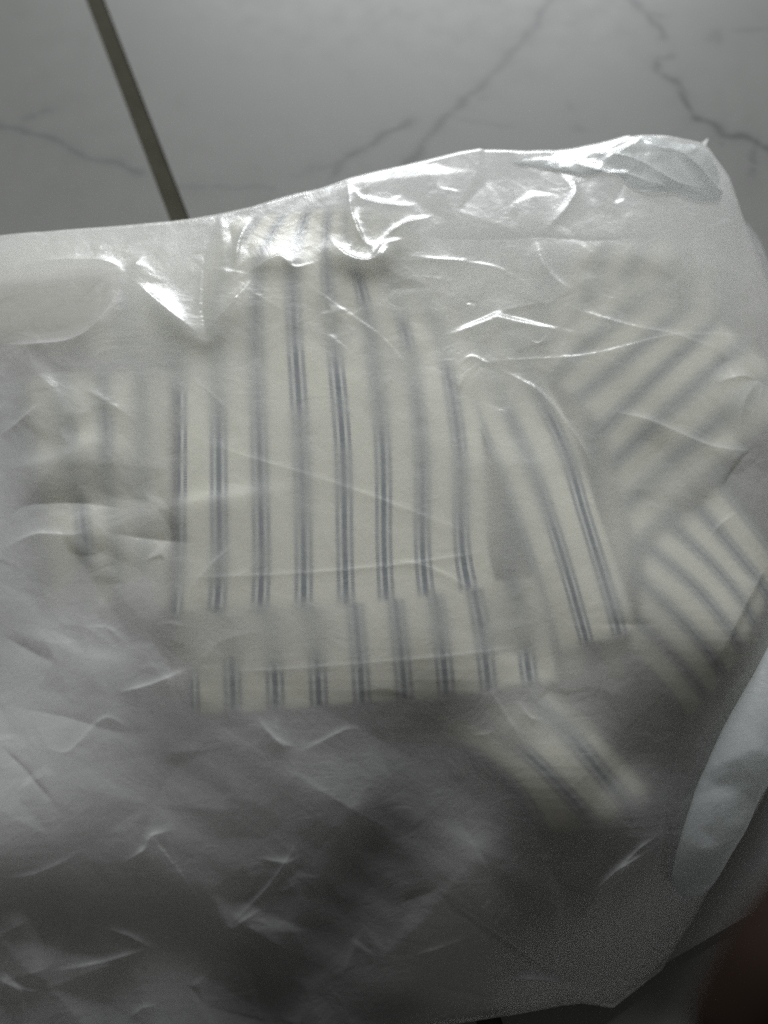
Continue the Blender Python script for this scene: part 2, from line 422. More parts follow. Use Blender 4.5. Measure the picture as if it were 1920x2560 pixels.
# below the shirt
C([(740, 1870), (765, 1872), (870, 1820), (920, 1825)], .6, .6, 2.0, .2, .05)
C([(690, 1780), (695, 1850), (720, 1880)], 1.0, .7, 1.2, .2, .08)
C([(640, 1790), (690, 1850), (740, 1870)], .9, .8, 1.6, .2, .06)
C([(1050, 1750), (960, 1720), (880, 1730)], .5, 1.2, 2.4, .25, .05)
C([(1215, 1705), (1260, 1780), (1310, 1860)], .7, .5, 1.1, .15, .03)
C([(1295, 1755), (1330, 1795), (1365, 1808)], .9, .5, .9, .2, .05)
C([(1180, 1840), (1240, 1830)], .6, .6, 1.0, .25, .05)
C([(1000, 2262), (1045, 2238), (1092, 2228)], -1.8, .9, 1.1, .2, .03)
C([(1092, 2232), (1200, 2308), (1290, 2370), (1380, 2432)], -2.0, .7, 1.0, .1, .02)
C([(1010, 2400), (1100, 2370), (1195, 2330)], .7, .8, 2.0, .2, .05)
C([(1050, 2460), (1130, 2475), (1255, 2498)], .9, .5, 1.0, .2, .03)
C([(1230, 2455), (1300, 2443), (1400, 2450), (1460, 2460)], 3.0, 1.8, 3.6, .2, .03)
C([(1350, 2232), (1410, 2280)], .7, .4, .6, .25, .02)
C([(1425, 2312), (1470, 2270), (1500, 2210), (1560, 2160), (1650, 2110)], 3.2, 1.4, 3.2, .2, .04)
C([(1490, 2260), (1560, 2200), (1610, 2170)], -1.0, 1.4, 1.4, .25, .04)
C([(1520, 2190), (1600, 2120), (1665, 2080)], .9, .8, 1.6, .2, .05)
C([(1210, 2340), (1260, 2290), (1290, 2240)], .5, .6, 1.4, .25, .03)
C([(130, 2425), (240, 2408), (330, 2385), (380, 2372)], 1.4, .8, 2.2, .15, .05)
C([(255, 2318), (330, 2340), (400, 2375)], 1.2, .9, 1.8, .2, .06)
C([(300, 2165), (360, 2125), (380, 2090), (440, 2070)], 1.8, 1.2, 3.2, .2, .05)
C([(570, 2328), (600, 2290), (640, 2250), (700, 2180), (760, 2080)], 1.6, 1.0, 3.0, .2, .04)
C([(570, 2332), (620, 2290), (680, 2255)], 1.0, .6, 1.0, .2, .04)
C([(690, 2220), (720, 2215), (755, 2190)], .8, .6, 1.2, .2, .05)
C([(640, 2140), (720, 2150), (760, 2130)], .8, .9, 1.6, .2, .05)
C([(310, 2555), (350, 2520), (400, 2505)], 1.0, .8, 1.6, .2, .06)
C([(0, 2275), (60, 2345), (115, 2475)], 3.4, 2.2, 5.5, .12, .02)
C([(0, 2440), (60, 2460), (115, 2475)], 1.6, 1.0, 3.4, .1, .02)
C([(30, 2240), (90, 2330), (130, 2440)], -1.8, 2.2, 2.5, .2, .02)
C([(0, 2200), (100, 2180), (220, 2120)], .9, 1.0, 2.6, .2, .06)
C([(1280, 1980), (1190, 2150), (1120, 2300)], 2.6, 5.5, 4.5, .25)
C([(860, 1890), (760, 2060), (640, 2240)], 2.0, 4.0, 4.0, .2)
C([(1650, 1850), (1500, 1980), (1420, 2080)], -1.2, 4.5, 4.5, .25)
C([(1720, 1750), (1680, 1950), (1655, 2150), (1650, 2240)], -2.2, 2.5, 2.5, .2)
C([(970, 1860), (880, 2030), (740, 2270), (610, 2500)], 6.5, 8.0, 9.0, .12)
# small random scuffs
for _ in range(420):
    a, b = RNG.uniform(-20, 1900), RNG.uniform(560, 2500)
    th = RNG.uniform(0, math.pi); L = RNG.uniform(12, 34) * (1 if RNG.random() < .75 else 3)
    p0 = (a, b); p1 = (a + L * math.cos(th), b + L * math.sin(th) * .7)
    mid = ((p0[0] + p1[0]) / 2 + RNG.uniform(-8, 8), (p0[1] + p1[1]) / 2 + RNG.uniform(-8, 8))
    C([p0, mid, p1], RNG.uniform(.04, .17) * (1 if RNG.random() < .8 else -1), RNG.uniform(.22, .45), RNG.uniform(.3, .9), .3, .05)
CLOSE = np.clip((GAPF - .0004) / .0014, 0, 1)
CRUMPLE = CRUMPLE * (.16 + .84 * CLOSE)
FULL = FS + CRUMPLE + CRE
# cloth may not poke through the film
def erode(T, n):
    for _ in range(n):
        P = np.pad(T, 1, mode='edge')
        T = np.minimum(np.minimum(P[:-2, 1:-1], P[2:, 1:-1]), np.minimum(np.minimum(P[1:-1, :-2], P[1:-1, 2:]), T))
    return T
CLOTH = np.minimum(FS - GAPF + .0002, erode(FULL, 2) - 0.00012)

# ------------------------------------------------------------------ materials
def mat_film(name, tint=(0.945, 0.945, 0.95), trans=0.75, rough=0.27, gloss=0.06):
    g = NT(name)
    tc = g.n('ShaderNodeTexCoord')
    mp = g.n('ShaderNodeMapping')
    mp.inputs['Scale'].default_value = (1, 1, 1)
    g.l(tc.outputs['Object'], mp.inputs[0])
    n1 = g.n('ShaderNodeTexNoise'); n1.inputs['Scale'].default_value = 260; n1.inputs['Detail'].default_value = 5; n1.inputs['Roughness'].default_value = .62; n1.inputs['Distortion'].default_value = 1.2
    g.l(mp.outputs[0], n1.inputs['Vector'])
    n2 = g.n('ShaderNodeTexNoise'); n2.inputs['Scale'].default_value = 60; n2.inputs['Detail'].default_value = 4; n2.inputs['Distortion'].default_value = 2.0
    g.l(mp.outputs[0], n2.inputs['Vector'])
    rid = g.math('ABSOLUTE', g.math('SUBTRACT', n2.outputs[0], .5))
    hsum = g.math('ADD', g.math('MULTIPLY', n1.outputs[0], .35), g.math('MULTIPLY', rid, .9))
    bmp = g.n('ShaderNodeBump'); bmp.inputs['Strength'].default_value = .45; bmp.inputs['Distance'].default_value = .0006
    g.l(hsum, bmp.inputs['Height'])
    dif = g.n('ShaderNodeBsdfDiffuse'); dif.inputs[0].default_value = (*tint, 1)
    trn = g.n('ShaderNodeBsdfTranslucent'); trn.inputs[0].default_value = (tint[0] * 1.02, tint[1] * 1.02, tint[2], 1)
    mx = g.n('ShaderNodeMixShader'); mx.inputs[0].default_value = trans
    g.l(dif.outputs[0], mx.inputs[1]); g.l(trn.outputs[0], mx.inputs[2])
    gl = g.n('ShaderNodeBsdfGlossy'); gl.inputs['Color'].default_value = (1, 1, 1, 1)
    rn = g.n('ShaderNodeMapRange'); rn.inputs['From Min'].default_value = .3; rn.inputs['From Max'].default_value = .7
    rn.inputs['To Min'].default_value = rough - .06; rn.inputs['To Max'].default_value = rough + .08
    g.l(n2.outputs[0], rn.inputs[0]); g.l(rn.outputs[0], gl.inputs['Roughness'])
    for s in (dif, gl):
        g.l(bmp.outputs[0], s.inputs['Normal'])
    lw = g.n('ShaderNodeFresnel')
    geo = g.n('ShaderNodeNewGeometry')                    # a thin sheet reflects alike from both faces
    g.l(g.math('SUBTRACT', 1.5, g.math('MULTIPLY', geo.outputs['Backfacing'], 1.5 - 1 / 1.5)), lw.inputs['IOR'])
    fac = g.math('MULTIPLY', lw.outputs[0], gloss / .04, clamp=True)
    fac = g.math('MINIMUM', fac, .35)
    m2 = g.n('ShaderNodeMixShader')
    g.l(fac, m2.inputs[0]); g.l(mx.outputs[0], m2.inputs[1]); g.l(gl.outputs[0], m2.inputs[2])
    g.l(m2.outputs[0], g.out.inputs[0])
    return g.m

def mat_cloth(name, stripes=True, cream=(0.885, 0.868, 0.735)):
    g = NT(name)
    uv = g.n('ShaderNodeUVMap')
    sp = g.n('ShaderNodeSeparateXYZ'); g.l(uv.outputs[0], sp.inputs[0])
    u, v = sp.outputs[0], sp.outputs[1]
    tc = g.n('ShaderNodeTexCoord')
    nz = g.n('ShaderNodeTexNoise'); nz.inputs['Scale'].default_value = 900; nz.inputs['Detail'].default_value = 3
    g.l(tc.outputs['Object'], nz.inputs['Vector'])
    base = g.mix(nz.outputs[0], (cream[0] * .9, cream[1] * .9, cream[2] * .88, 1), (*cream, 1))
    col = base
    if stripes:
        t = g.math('SUBTRACT', g.math('FRACT', g.math('ADD', u, .5)), .5)
        wob = g.math('MULTIPLY', g.math('SUBTRACT', nz.outputs[0], .5), .02)
        at = g.math('ABSOLUTE', g.math('ADD', t, wob))
        # pale ground between the dark threads
        band = g.math('SUBTRACT', 1, g.math('MULTIPLY', g.math('SUBTRACT', at, .20), 30, clamp=True), clamp=True)
        col = g.mix(g.math('MULTIPLY', band, .55), col, (.62, .66, .655, 1))
        ctr = g.math('SUBTRACT', 1, g.math('MULTIPLY', g.math('SUBTRACT', at, .052), 50, clamp=True), clamp=True)
        col = g.mix(g.math('MULTIPLY', ctr, .97), col, (.048, .073, .088, 1))
        fl = g.math('ABSOLUTE', g.math('SUBTRACT', at, .175))
        flk = g.math('SUBTRACT', 1, g.math('MULTIPLY', g.math('SUBTRACT', fl, .036), 60, clamp=True), clamp=True)
        dot = g.math('SINE', g.math('MULTIPLY', v, 2 * math.pi * 15))
        dm = g.math('ADD', .66, g.math('MULTIPLY', dot, .34))
        col = g.mix(g.math('MULTIPLY', flk, dm), col, (.085, .108, .120, 1))
    bs = g.n('ShaderNodeBsdfPrincipled')
    bs.inputs['Roughness'].default_value = .95
    bs.inputs['Specular IOR Level'].default_value = .1
    g.l(col, bs.inputs['Base Color'])
    # linen weave relief
    wv = g.math('MULTIPLY', g.math('SINE', g.math('MULTIPLY', u, 180)), g.math('SINE', g.math('MULTIPLY', v, 180)))
    bmp = g.n('ShaderNodeBump'); bmp.inputs['Strength'].default_value = .25; bmp.inputs['Distance'].default_value = .0003
    g.l(g.math('ADD', wv, nz.outputs[0]), bmp.inputs['Height']); g.l(bmp.outputs[0], bs.inputs['Normal'])
    g.l(bs.outputs[0], g.out.inputs[0])
    return g.m

def mat_simple(name, col, rough=.6, spec=.3, noise=None, noise_scale=200, bump=0):
    g = NT(name)
    bs = g.n('ShaderNodeBsdfPrincipled')
    bs.inputs['Roughness'].default_value = rough
    bs.inputs['Specular IOR Level'].default_value = spec
    tc = g.n('ShaderNodeTexCoord')
    nz = g.n('ShaderNodeTexNoise'); nz.inputs['Scale'].default_value = noise_scale; nz.inputs['Detail'].default_value = 6
    g.l(tc.outputs['Object'], nz.inputs['Vector'])
    c2 = noise or tuple(c * .8 for c in col)
    g.l(g.mix(nz.outputs[0], (*c2, 1), (*col, 1)), bs.inputs['Base Color'])
    if bump:
        b = g.n('ShaderNodeBump'); b.inputs['Strength'].default_value = bump; b.inputs['Distance'].default_value = .001
        g.l(nz.outputs[0], b.inputs['Height']); g.l(b.outputs[0], bs.inputs['Normal'])
    g.l(bs.outputs[0], g.out.inputs[0])
    return g.m

def mat_marble():
    g = NT('marble_tile')
    at = g.n('ShaderNodeAttribute'); at.attribute_name = 'vein'
    tc = g.n('ShaderNodeTexCoord')
    n1 = g.n('ShaderNodeTexNoise'); n1.inputs['Scale'].default_value = 14; n1.inputs['Detail'].default_value = 5
    g.l(tc.outputs['Object'], n1.inputs['Vector'])
    base = g.mix(n1.outputs[0], (.205, .207, .196, 1), (.240, .242, .229, 1))
    n2 = g.n('ShaderNodeTexNoise'); n2.inputs['Scale'].default_value = 90; n2.inputs['Detail'].default_value = 4
    g.l(tc.outputs['Object'], n2.inputs['Vector'])
    vf = g.math('MULTIPLY', at.outputs['Fac'], g.math('ADD', .45, n2.outputs[0]), clamp=True)
    col = g.mix(vf, base, (.065, .068, .072, 1))
    bs = g.n('ShaderNodeBsdfPrincipled')
    rr = g.n('ShaderNodeMapRange'); rr.inputs['To Min'].default_value = .30; rr.inputs['To Max'].default_value = .55
    g.l(n2.outputs[0], rr.inputs[0]); g.l(rr.outputs[0], bs.inputs['Roughness'])
    bs.inputs['Specular IOR Level'].default_value = .25
    g.l(col, bs.inputs['Base Color'])
    g.l(bs.outputs[0], g.out.inputs[0])
    return g.m

M_FILM = mat_film('milky_polythene_film')
M_EDGE = mat_film('sky_and_layer_tinted_film', (.92, .95, .955), .72, .26, .06)  # sky reflection of the side fold and doubled corner film, put into the colour
M_CLOTH = mat_cloth('striped_linen')
M_PLAIN = mat_cloth('plain_linen', False, (.56, .54, .47))
M_ADDED_WHITE = mat_simple('added_white_sheet', (.64, .64, .63), .9, .1, (.58, .58, .57), 60)  # plain white of the two sheets added to brighten the film
M_THREAD = mat_simple('white_thread', (.85, .85, .80), .8)
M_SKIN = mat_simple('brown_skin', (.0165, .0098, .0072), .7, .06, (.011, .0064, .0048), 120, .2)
M_GROUT = mat_simple('olive_grout', (.078, .075, .054), .9, .1, (.046, .044, .032), 70, .5)
M_MARBLE = mat_marble()

# ------------------------------------------------------------------ floor: two tiles either side of a grout joint
VEINS = [([(830, 440), (850, 405), (880, 385), (960, 340), (1000, 320), (1030, 300)], 4.5, .75),
         ([(740, 440), (790, 420), (850, 400), (960, 340), (1020, 305)], 3.0, .35),
         ([(1010, 425), (1060, 360), (1110, 300), (1160, 250), (1190, 225), (1240, 180), (1300, 110), (1340, 60), (1385, -20)], 5.5, .8),
         ([(1110, 295), (1180, 302), (1280, 312)], 3.5, .3), ([(1190, 240), (1215, 250)], 4, .3),
         ([(1570, -5), (1610, 25), (1650, 70), (1655, 95)], 5.5, .75), ([(1600, 20), (1660, 40)], 3.5, .5),
         ([(1640, 150), (1650, 175), (1690, 200), (1710, 240), (1730, 285), (1760, 305), (1810, 335), (1860, 345), (1930, 380)], 4.6, .95),
         ([(1890, 365), (1885, 400), (1880, 430)], 3.5, .6), ([(1810, 335), (1812, 355)], 3, .5), ([(1650, 150), (1680, 138)], 4, .5),
         ([(1770, 95), (1800, 75), (1790, 100)], 6, .4), ([(1830, 80), (1880, 70), (1930, 78)], 4, .35),
         ([(1420, 265), (1424, 272)], 6, .3), ([(1445, 315), (1455, 320)], 7, .3),
         ([(-20, 300), (0, 318), (60, 332), (110, 340), (170, 370), (220, 395), (300, 405), (350, 430)], 4.2, .5), ([(55, 303), (85, 285), (105, 274), (130, 276)], 3.6, .4),
         ([(450, 468), (500, 470), (540, 466), (590, 470), (690, 470)], 4.0, .28), ([(1020, 305), (1040, 295)], 7, .4)]
flo = thing('floor', '', 'floor')
del flo['label']; del flo['category']
flo['kind'] = 'structure'
gA, gB = W(238, 0, 0.0), W(452, 555, 0.0)
dv = (gB - gA) / np.linalg.norm(gB - gA)
nv = np.array([dv[1], -dv[0]])
if nv[0] < 0:
    nv = -nv
HALF = 0.0037
def tile(s0, s1, name='tile'):
    """a tile spanning across-joint distance s0..s1; vein strength stored per vertex"""
    na = 300 if s1 - s0 > .3 else 150
    # denser near the camera
    a = np.concatenate([np.linspace(s0, s1, na)])
    b = np.concatenate([np.linspace(-1.0, -.34, 24), np.linspace(-.33, .40, 460), np.linspace(.42, 1.0, 24)])
    A, B = np.meshgrid(a, b)
    X = gA[0] + nv[0] * A + dv[0] * -B; Y = gA[1] + nv[1] * A + dv[1] * -B
    Z = np.zeros_like(X)
    e = np.minimum(A - s0, s1 - A)
    vein = np.zeros_like(X)
    r = np.random.default_rng(3)
    wob = .0016 * (np.sin(X * 260 + 2 * np.sin(Y * 190)) + .6 * np.sin(Y * 430 + X * 150))
    wob2 = .0016 * (np.sin(Y * 240 + 2 * np.sin(X * 170)) + .6 * np.sin(X * 390 - Y * 130))
    for pl, w, s in VEINS:
        q = np.array(pl, float); P = W(q[:, 0], q[:, 1], 0.0)
        best = np.full(X.shape, 1.0); al = np.zeros(X.shape)
        for k in range(len(P) - 1):
            d = P[k + 1] - P[k]; t = np.clip(((X + wob * .5 - P[k, 0]) * d[0] + (Y + wob2 * .5 - P[k, 1]) * d[1]) / ((d ** 2).sum() + 1e-12), 0, 1)
            rr = np.hypot(X + wob * .5 - P[k, 0] - t * d[0], Y + wob2 * .5 - P[k, 1] - t * d[1])
            m = rr < best; best[m] = rr[m]; al[m] = (k + t)[m]
        w_ = w * .00026 * (1 + .35 * np.sin(al * 5.0 + w))
        vein = np.maximum(vein, .85 * s * (.75 * np.exp(-(best / w_) ** 2) + .25 * np.exp(-best / (4 * w_))))
    faces = grid_faces(*X.shape)[:, ::-1]
    o = mesh_obj(name, np.stack([X, Y, Z], -1).reshape(-1, 3), faces, M_MARBLE, flo)
    at = o.data.attributes.new('vein', 'FLOAT', 'POINT')
    at.data.foreach_set('value', vein.astype(np.float32).ravel())
    return o
tile(HALF, .60)
tile(-.30, -HALF)
n_ = 500
gg = []
for i in range(n_):
    for j in range(9):
        t = -.95 + 1.9 * i / (n_ - 1); s = -.005 + .010 * j / 8
        p = gA + nv * s + dv * t
        gg.append((p[0], p[1], -.0006 + .00008 * math.sin(i * 1.7 + j) + .0001 * random.random()))
mesh_obj('grout', gg, grid_faces(n_, 9), M_GROUT, flo)

def dist_poly(Q, P):
    best = np.full(Q.shape[:2], 1.0)
    for k in range(len(P) - 1):
        d = P[k + 1] - P[k]
        t = np.clip(((Q - P[k]) @ d) / ((d ** 2).sum() + 1e-14), 0, 1)
        best = np.minimum(best, np.linalg.norm(Q - P[k] - t[..., None] * d, axis=-1))
    return best
# ------------------------------------------------------------------ striped shirt folded inside the bag
shirt = thing('folded_shirt', 'cream linen shirt with blue-grey stripes folded inside the milky plastic bag', 'shirt')

def cloth_patch(name, rows, idx, mat=None, drop=0.0, res=(70, 60), vscale=None, roll=0.0, extra=None, wave=0.0, flat=None, path=None):
    """rows: lists of (px, py) at the stripe positions idx; draped just below the film"""
    R = np.array(rows, float)
    P = on_film(R[..., 0], R[..., 1])
    P = catmull(P, res[0])                               # along the stripes
    P = catmull(P.transpose(1, 0, 2), res[1]).transpose(1, 0, 2)
    ii = catmull(np.array(idx, float)[:, None], res[1])[:, 0]
    z = sample(CLOTH, P[..., 0], P[..., 1]) - drop
    if flat:
        z = sample(FS, P[..., 0], P[..., 1]) - flat
    if wave:
        z = z - wave * (.5 + .5 * np.sin(P[..., 0] * 300 + 2 * np.sin(P[..., 1] * 120)))
    n0, n1 = z.shape
    if roll:                                             # edges turn under
        e = np.minimum.outer(np.minimum(np.arange(n0), n0 - 1 - np.arange(n0)) * 1.0, np.full(n1, 1e9))
        e2 = np.minimum(np.arange(n1), n1 - 1 - np.arange(n1))[None] * 1.0
        e = np.minimum(e, e2)
        z = z - roll * np.clip(1 - e / 2.0, 0, 1)
    if extra is not None:
        z = z + extra(np.linspace(0, 1, n0)[:, None], np.linspace(0, 1, n1)[None])
    if path is not None:                                 # gives way to the hand
        z = z - .016 * np.clip(1.7 - dist_poly(P, path) / .012, 0, 1)
    z = np.maximum(z, .003)
    seg = np.linalg.norm(np.diff(P[:, n1 // 2], axis=0), axis=-1)
    vv = np.concatenate([[0], np.cumsum(seg)]) / .0119
    uv = np.stack(np.broadcast_arrays(ii[None], vv[:, None]), -1)
    o = mesh_obj(name, np.concatenate([P, z[..., None]], -1).reshape(-1, 3), grid_faces(n0, n1), mat or M_CLOTH, shirt, uvs=uv.reshape(-1, 2))
    sm = o.modifiers.new('thickness', 'SOLIDIFY'); sm.thickness = .0005; sm.offset = -1 if o.data.polygons[0].normal.z > 0 else 1
    return o

# body of the folded pile under everything
def pile_edge(a, b):
    e = np.minimum(np.minimum(a, 1 - a) / .10, np.minimum(b, 1 - b) / .10)
    return -.020 * np.clip(1 - e, 0, 1) ** 2
cloth_patch('shirt_body', [[(x, y) for x in (-120, 420, 960, 1480, 1880)] for y in (640, 1000, 1400, 1790)], [-5.2, 0, 5, 10, 14], drop=.0024, res=(90, 110), extra=pile_edge, wave=.0012)
# lower hem layer
cloth_patch('back_hem', [[(462, 1500), (672, 1500), (885, 1490), (1085, 1470), (1340, 1440)],
                         [(470, 1600), (680, 1595), (893, 1580), (1098, 1560), (1365, 1530)],
                         [(476, 1680), (686, 1672), (900, 1658), (1108, 1642), (1380, 1612)],
                         [(479, 1782), (690, 1771), (906, 1755), (1117, 1737), (1392, 1702)]], [0, 2, 4, 6, 8.65], drop=.0, res=(90, 150), roll=.0002)
# upper front panel with its hem
cloth_patch('front_panel', [[(580, 545), (710, 535), (823, 525), (915, 530), (1000, 540)],
                            [(545, 600), (675, 595), (817, 590), (912, 595), (1010, 600)],
                            [(490, 680), (645, 680), (818, 680), (962, 690), (1070, 700)],
                            [(450, 830), (640, 830), (832, 830), (1015, 840), (1150, 850)],
                            [(446, 1100), (648, 1100), (856, 1100), (1052, 1100), (1205, 1095)],
                            [(444, 1380), (654, 1378), (862, 1370), (1056, 1360), (1218, 1345)],
                            [(434, 1543), (650, 1535), (866, 1516), (1066, 1494), (1242, 1466)]], [0, 2, 4, 6, 7.65], drop=-.00006, res=(230, 150), roll=.0002)
cloth_patch('front_placket', [[(1090, 800), (1170, 790), (1255, 780), (1290, 778)], [(1150, 950), (1232, 945), (1325, 940), (1360, 938)], [(1222, 1130), (1312, 1128), (1412, 1125), (1444, 1122)],
                              [(1290, 1305), (1378, 1302), (1465, 1300), (1500, 1298)], [(1385, 1628), (1468, 1608), (1550, 1588), (1592, 1573)]], [0, 1, 2, 2.42], drop=0, res=(150, 60), roll=.0003)
cloth_patch('sleeve', [[(1330, 900), (1380, 950), (1440, 1000), (1505, 1075), (1530, 1160), (1560, 1265), (1590, 1370)], [(1430, 790), (1480, 850), (1545, 915), (1635, 945), (1680, 1015), (1735, 1100), (1780, 1190)], [(1520, 690), (1620, 730), (1710, 770), (1785, 805), (1855, 860), (1930, 940), (1960, 1030)]],
            [-1, 0, 1, 2, 3, 4, 5], drop=.0003, res=(70, 90), roll=.001)
cloth_patch('sleeve_top', [[(1340, 840), (1440, 830), (1530, 820), (1630, 800)], [(1390, 700), (1480, 710), (1560, 700), (1660, 690)], [(1440, 600), (1520, 605), (1610, 605), (1700, 605)]],
            [0, 1, 2, 3], drop=.0006, res=(40, 50), roll=.001)
cloth_patch('sleeve_cuff', [[(1790, 1190), (1740, 1265), (1680, 1315), (1620, 1370), (1600, 1450), (1590, 1545), (1560, 1625)], [(1885, 1310), (1845, 1390), (1800, 1433), (1740, 1471), (1730, 1580), (1690, 1645), (1640, 1705)], [(1960, 1420), (1920, 1490), (1885, 1560), (1850, 1620), (1806, 1685), (1765, 1740), (1700, 1790)]],
            [-2, -1, 0, 1, 2, 3, 4], drop=.0002, res=(90, 100), roll=.001)
cloth_patch('shirt_tail', [[(1090, 1830), (1190, 1785), (1320, 1735), (1360, 1715)], [(1190, 1880), (1300, 1868), (1425, 1840), (1475, 1815)], [(1285, 1960), (1395, 1958), (1495, 1925), (1550, 1895)], [(1345, 2070), (1485, 2060), (1570, 2015), (1620, 1975)]],
            [0, 1, 2, 2.45], drop=.0003, res=(60, 60), roll=.001)
cloth_patch('folded_sleeve', [[(50, 930), (150, 930), (255, 930), (350, 930), (430, 930)], [(70, 1080), (175, 1085), (265, 1080), (355, 1080), (435, 1080)], [(90, 1200), (190, 1205), (265, 1200), (355, 1210), (435, 1220)], [(100, 1340), (212, 1340), (290, 1350), (360, 1360), (430, 1370)], [(110, 1520), (220, 1520), (300, 1520), (370, 1520), (430, 1520)]],
            [0, 1, 2, 3, 3.85], drop=.0004, res=(80, 50), roll=.001)
cloth_patch('added_left_sheet', [[(-160, 880), (60, 885), (200, 890), (330, 900), (410, 900)], [(-160, 1200), (60, 1200), (200, 1200), (330, 1200), (405, 1200)], [(-160, 1650), (60, 1680), (200, 1690), (330, 1690), (400, 1680)]],
            [0, 1, 2, 3, 3.6], M_ADDED_WHITE, drop=0, res=(70, 60), flat=.0040, wave=.0012)  # white sheet added under the film to brighten the left side
PATH = pts_on_film([(1150, 1800), (1095, 1850), (1020, 1960), (915, 2130), (800, 2330), (600, 2620)])
cloth_patch('added_lower_sheet', [[(x, y) for x in (-160, 200, 500, 760, 1000, 1230)] for y in (1660, 1800, 1980, 2160, 2340, 2430, 2500)], [0, 1, 2, 3, 4, 5], M_ADDED_WHITE, res=(120, 120), flat=.0055, path=PATH)  # white sheet added so the hollow below the hem looks lighter
cloth_patch('collar_lining', [[(-120, 700), (80, 690), (240, 672), (305, 700)], [(-120, 780), (80, 775), (220, 770), (295, 760)], [(-120, 860), (60, 862), (150, 858), (240, 830)]], [0, 1, 2, 2.6], M_PLAIN, drop=.0002, res=(40, 50), roll=.001)

def stitches(pts, n, name='stitching'):
    P = catmull(pts_on_film(pts), n * 4)
    V = []; Fc = []
    for k in range(n):
        p, q = P[4 * k], P[min(4 * k + 2, len(P) - 1)]
        d = (q - p) / (np.linalg.norm(q - p) + 1e-9); m = np.array([-d[1], d[0]]) * .00028
        z = float(sample(CLOTH, *(p + q) / 2)) + .00002
        b = len(V)
        for c, h in ((p - m, 0), (p + m, 0), (q + m, 0), (q - m, 0), (p, .00006), (q, .00006)):
            V.append((c[0], c[1], z + h))
        Fc += [(b, b + 3, b + 5, b + 4), (b + 1, b + 4, b + 5, b + 2)]
    return mesh_obj(name, V, Fc, M_THREAD, shirt)
stitches([(438, 1448), (650, 1440), (870, 1425), (1060, 1405), (1225, 1378)], 70)
stitches([(478, 1688), (690, 1678), (905, 1662), (1115, 1643), (1385, 1612)], 80)

# ------------------------------------------------------------------ the plastic bag
bag = thing('plastic_bag', 'crumpled milky translucent plastic bag lying on the marble tiles', 'plastic bag')

def curve_xy(L, n):
    a = np.array(L, float)
    P = W(a[:, 0], a[:, 1], a[:, 2] / 1000)
    d = np.concatenate([[0], np.cumsum(np.linalg.norm(np.diff(P, axis=0), axis=1))])
    t = np.linspace(0, d[-1], n)
    return np.stack([np.interp(t, d, P[:, 0]), np.interp(t, d, P[:, 1])], -1)
NU, NV = 860, 1060
TOP = [(-260, 600, 38.6), (0, 592, 40.0), (160, 588, 40.0), (300, 575, 41.3), (470, 556, 42.7), (640, 528, 42.7), (705, 505, 42.7), (800, 490, 42.7), (870, 463, 44.0), (1000, 433, 44.0), (1170, 393, 44.0), (1280, 396, 44.0), (1400, 383, 44.0), (1590, 341, 42.7), (1720, 354, 40.0), (1780, 358, 37.3)]
RIGHT = [(1780, 358, 37.3), (1840, 445, 31.9), (1862, 520, 27.8), (1900, 620, 23.8), (1960, 800, 21.1), (2020, 1200, 21.1), (2040, 1600, 18.4), (1990, 1850, 12.0), (1900, 2030, 10.0), (1830, 2150, 9.0), (1740, 2310, 8.0), (1662, 2432, 7.0), (1540, 2524, 6.0)]
BOT = [(-260, 2760, 16), (300, 2740, 14), (800, 2640, 12), (1120, 2560, 9), (1300, 2526, 7), (1440, 2502, 6), (1540, 2524, 6)]
Tc, Bc = curve_xy(TOP, NU), curve_xy(BOT, NU)
Lc = np.stack([np.linspace(Bc[0][k], Tc[0][k], NV) for k in (0, 1)], -1)
Rc = curve_xy(RIGHT[::-1], NV)
# the film rolls over beyond the silhouette of the far rim
Tc = Tc + np.array([0, .004]); Lc[-1] = Tc[0]
Rc[-1] = Tc[-1]
u = np.linspace(0, 1, NU)[None, :, None]; v = np.linspace(0, 1, NV)[:, None, None]
Pxy = (1 - v) * Bc[None] + v * Tc[None] + (1 - u) * Lc[:, None] + u * Rc[:, None] \
    - ((1 - u) * (1 - v) * Bc[0] + u * (1 - v) * Bc[-1] + (1 - u) * v * Tc[0] + u * v * Tc[-1])
zf = sample(FULL, Pxy[..., 0], Pxy[..., 1])
dT = dist_poly(Pxy, Tc[::24]); dR = dist_poly(Pxy, Rc[::24]); dB = dist_poly(Pxy, Bc[::24])
def roll(d, r):
    t = np.clip(d / r, 0, 1)
    return np.sqrt(np.maximum(1 - (1 - t) ** 2, 0))
pr = roll(dT, .010) * (.25 + .75 * roll(dR, .010)) * (.55 + .45 * roll(dB, .006))
zf = .0025 + (np.maximum(zf, .004) - .0025) * pr
film = mesh_obj('front_film', np.concatenate([Pxy, zf[..., None]], -1).reshape(-1, 3), grid_faces(NV, NU), M_FILM, bag)

# added tube: dark contact line at the film's near and right edges
ring = np.concatenate([np.concatenate([Pxy[0], zf[0][:, None]], -1)[::3], np.concatenate([Pxy[:420, -1], zf[:420, -1][:, None]], -1)[1::3]])
ring = ring[1:][np.linalg.norm(np.diff(ring, axis=0), axis=1) > 1e-6]
tg = np.gradient(ring, axis=0); tg /= np.linalg.norm(tg, axis=1, keepdims=True)
sd = np.stack([-tg[:, 1], tg[:, 0], np.zeros(len(tg))], -1); sd /= np.linalg.norm(sd, axis=1, keepdims=True)
ang = np.linspace(0, 2 * math.pi, 8, endpoint=False)
HV = ring[:, None] + .00055 * (sd[:, None] * np.cos(ang)[None, :, None] + np.array([0, 0, 1.0]) * np.sin(ang)[None, :, None])
HF = [(k * 8 + j, k * 8 + (j + 1) % 8, (k + 1) * 8 + (j + 1) % 8, (k + 1) * 8 + j) for k in range(len(ring) - 1) for j in range(8)]
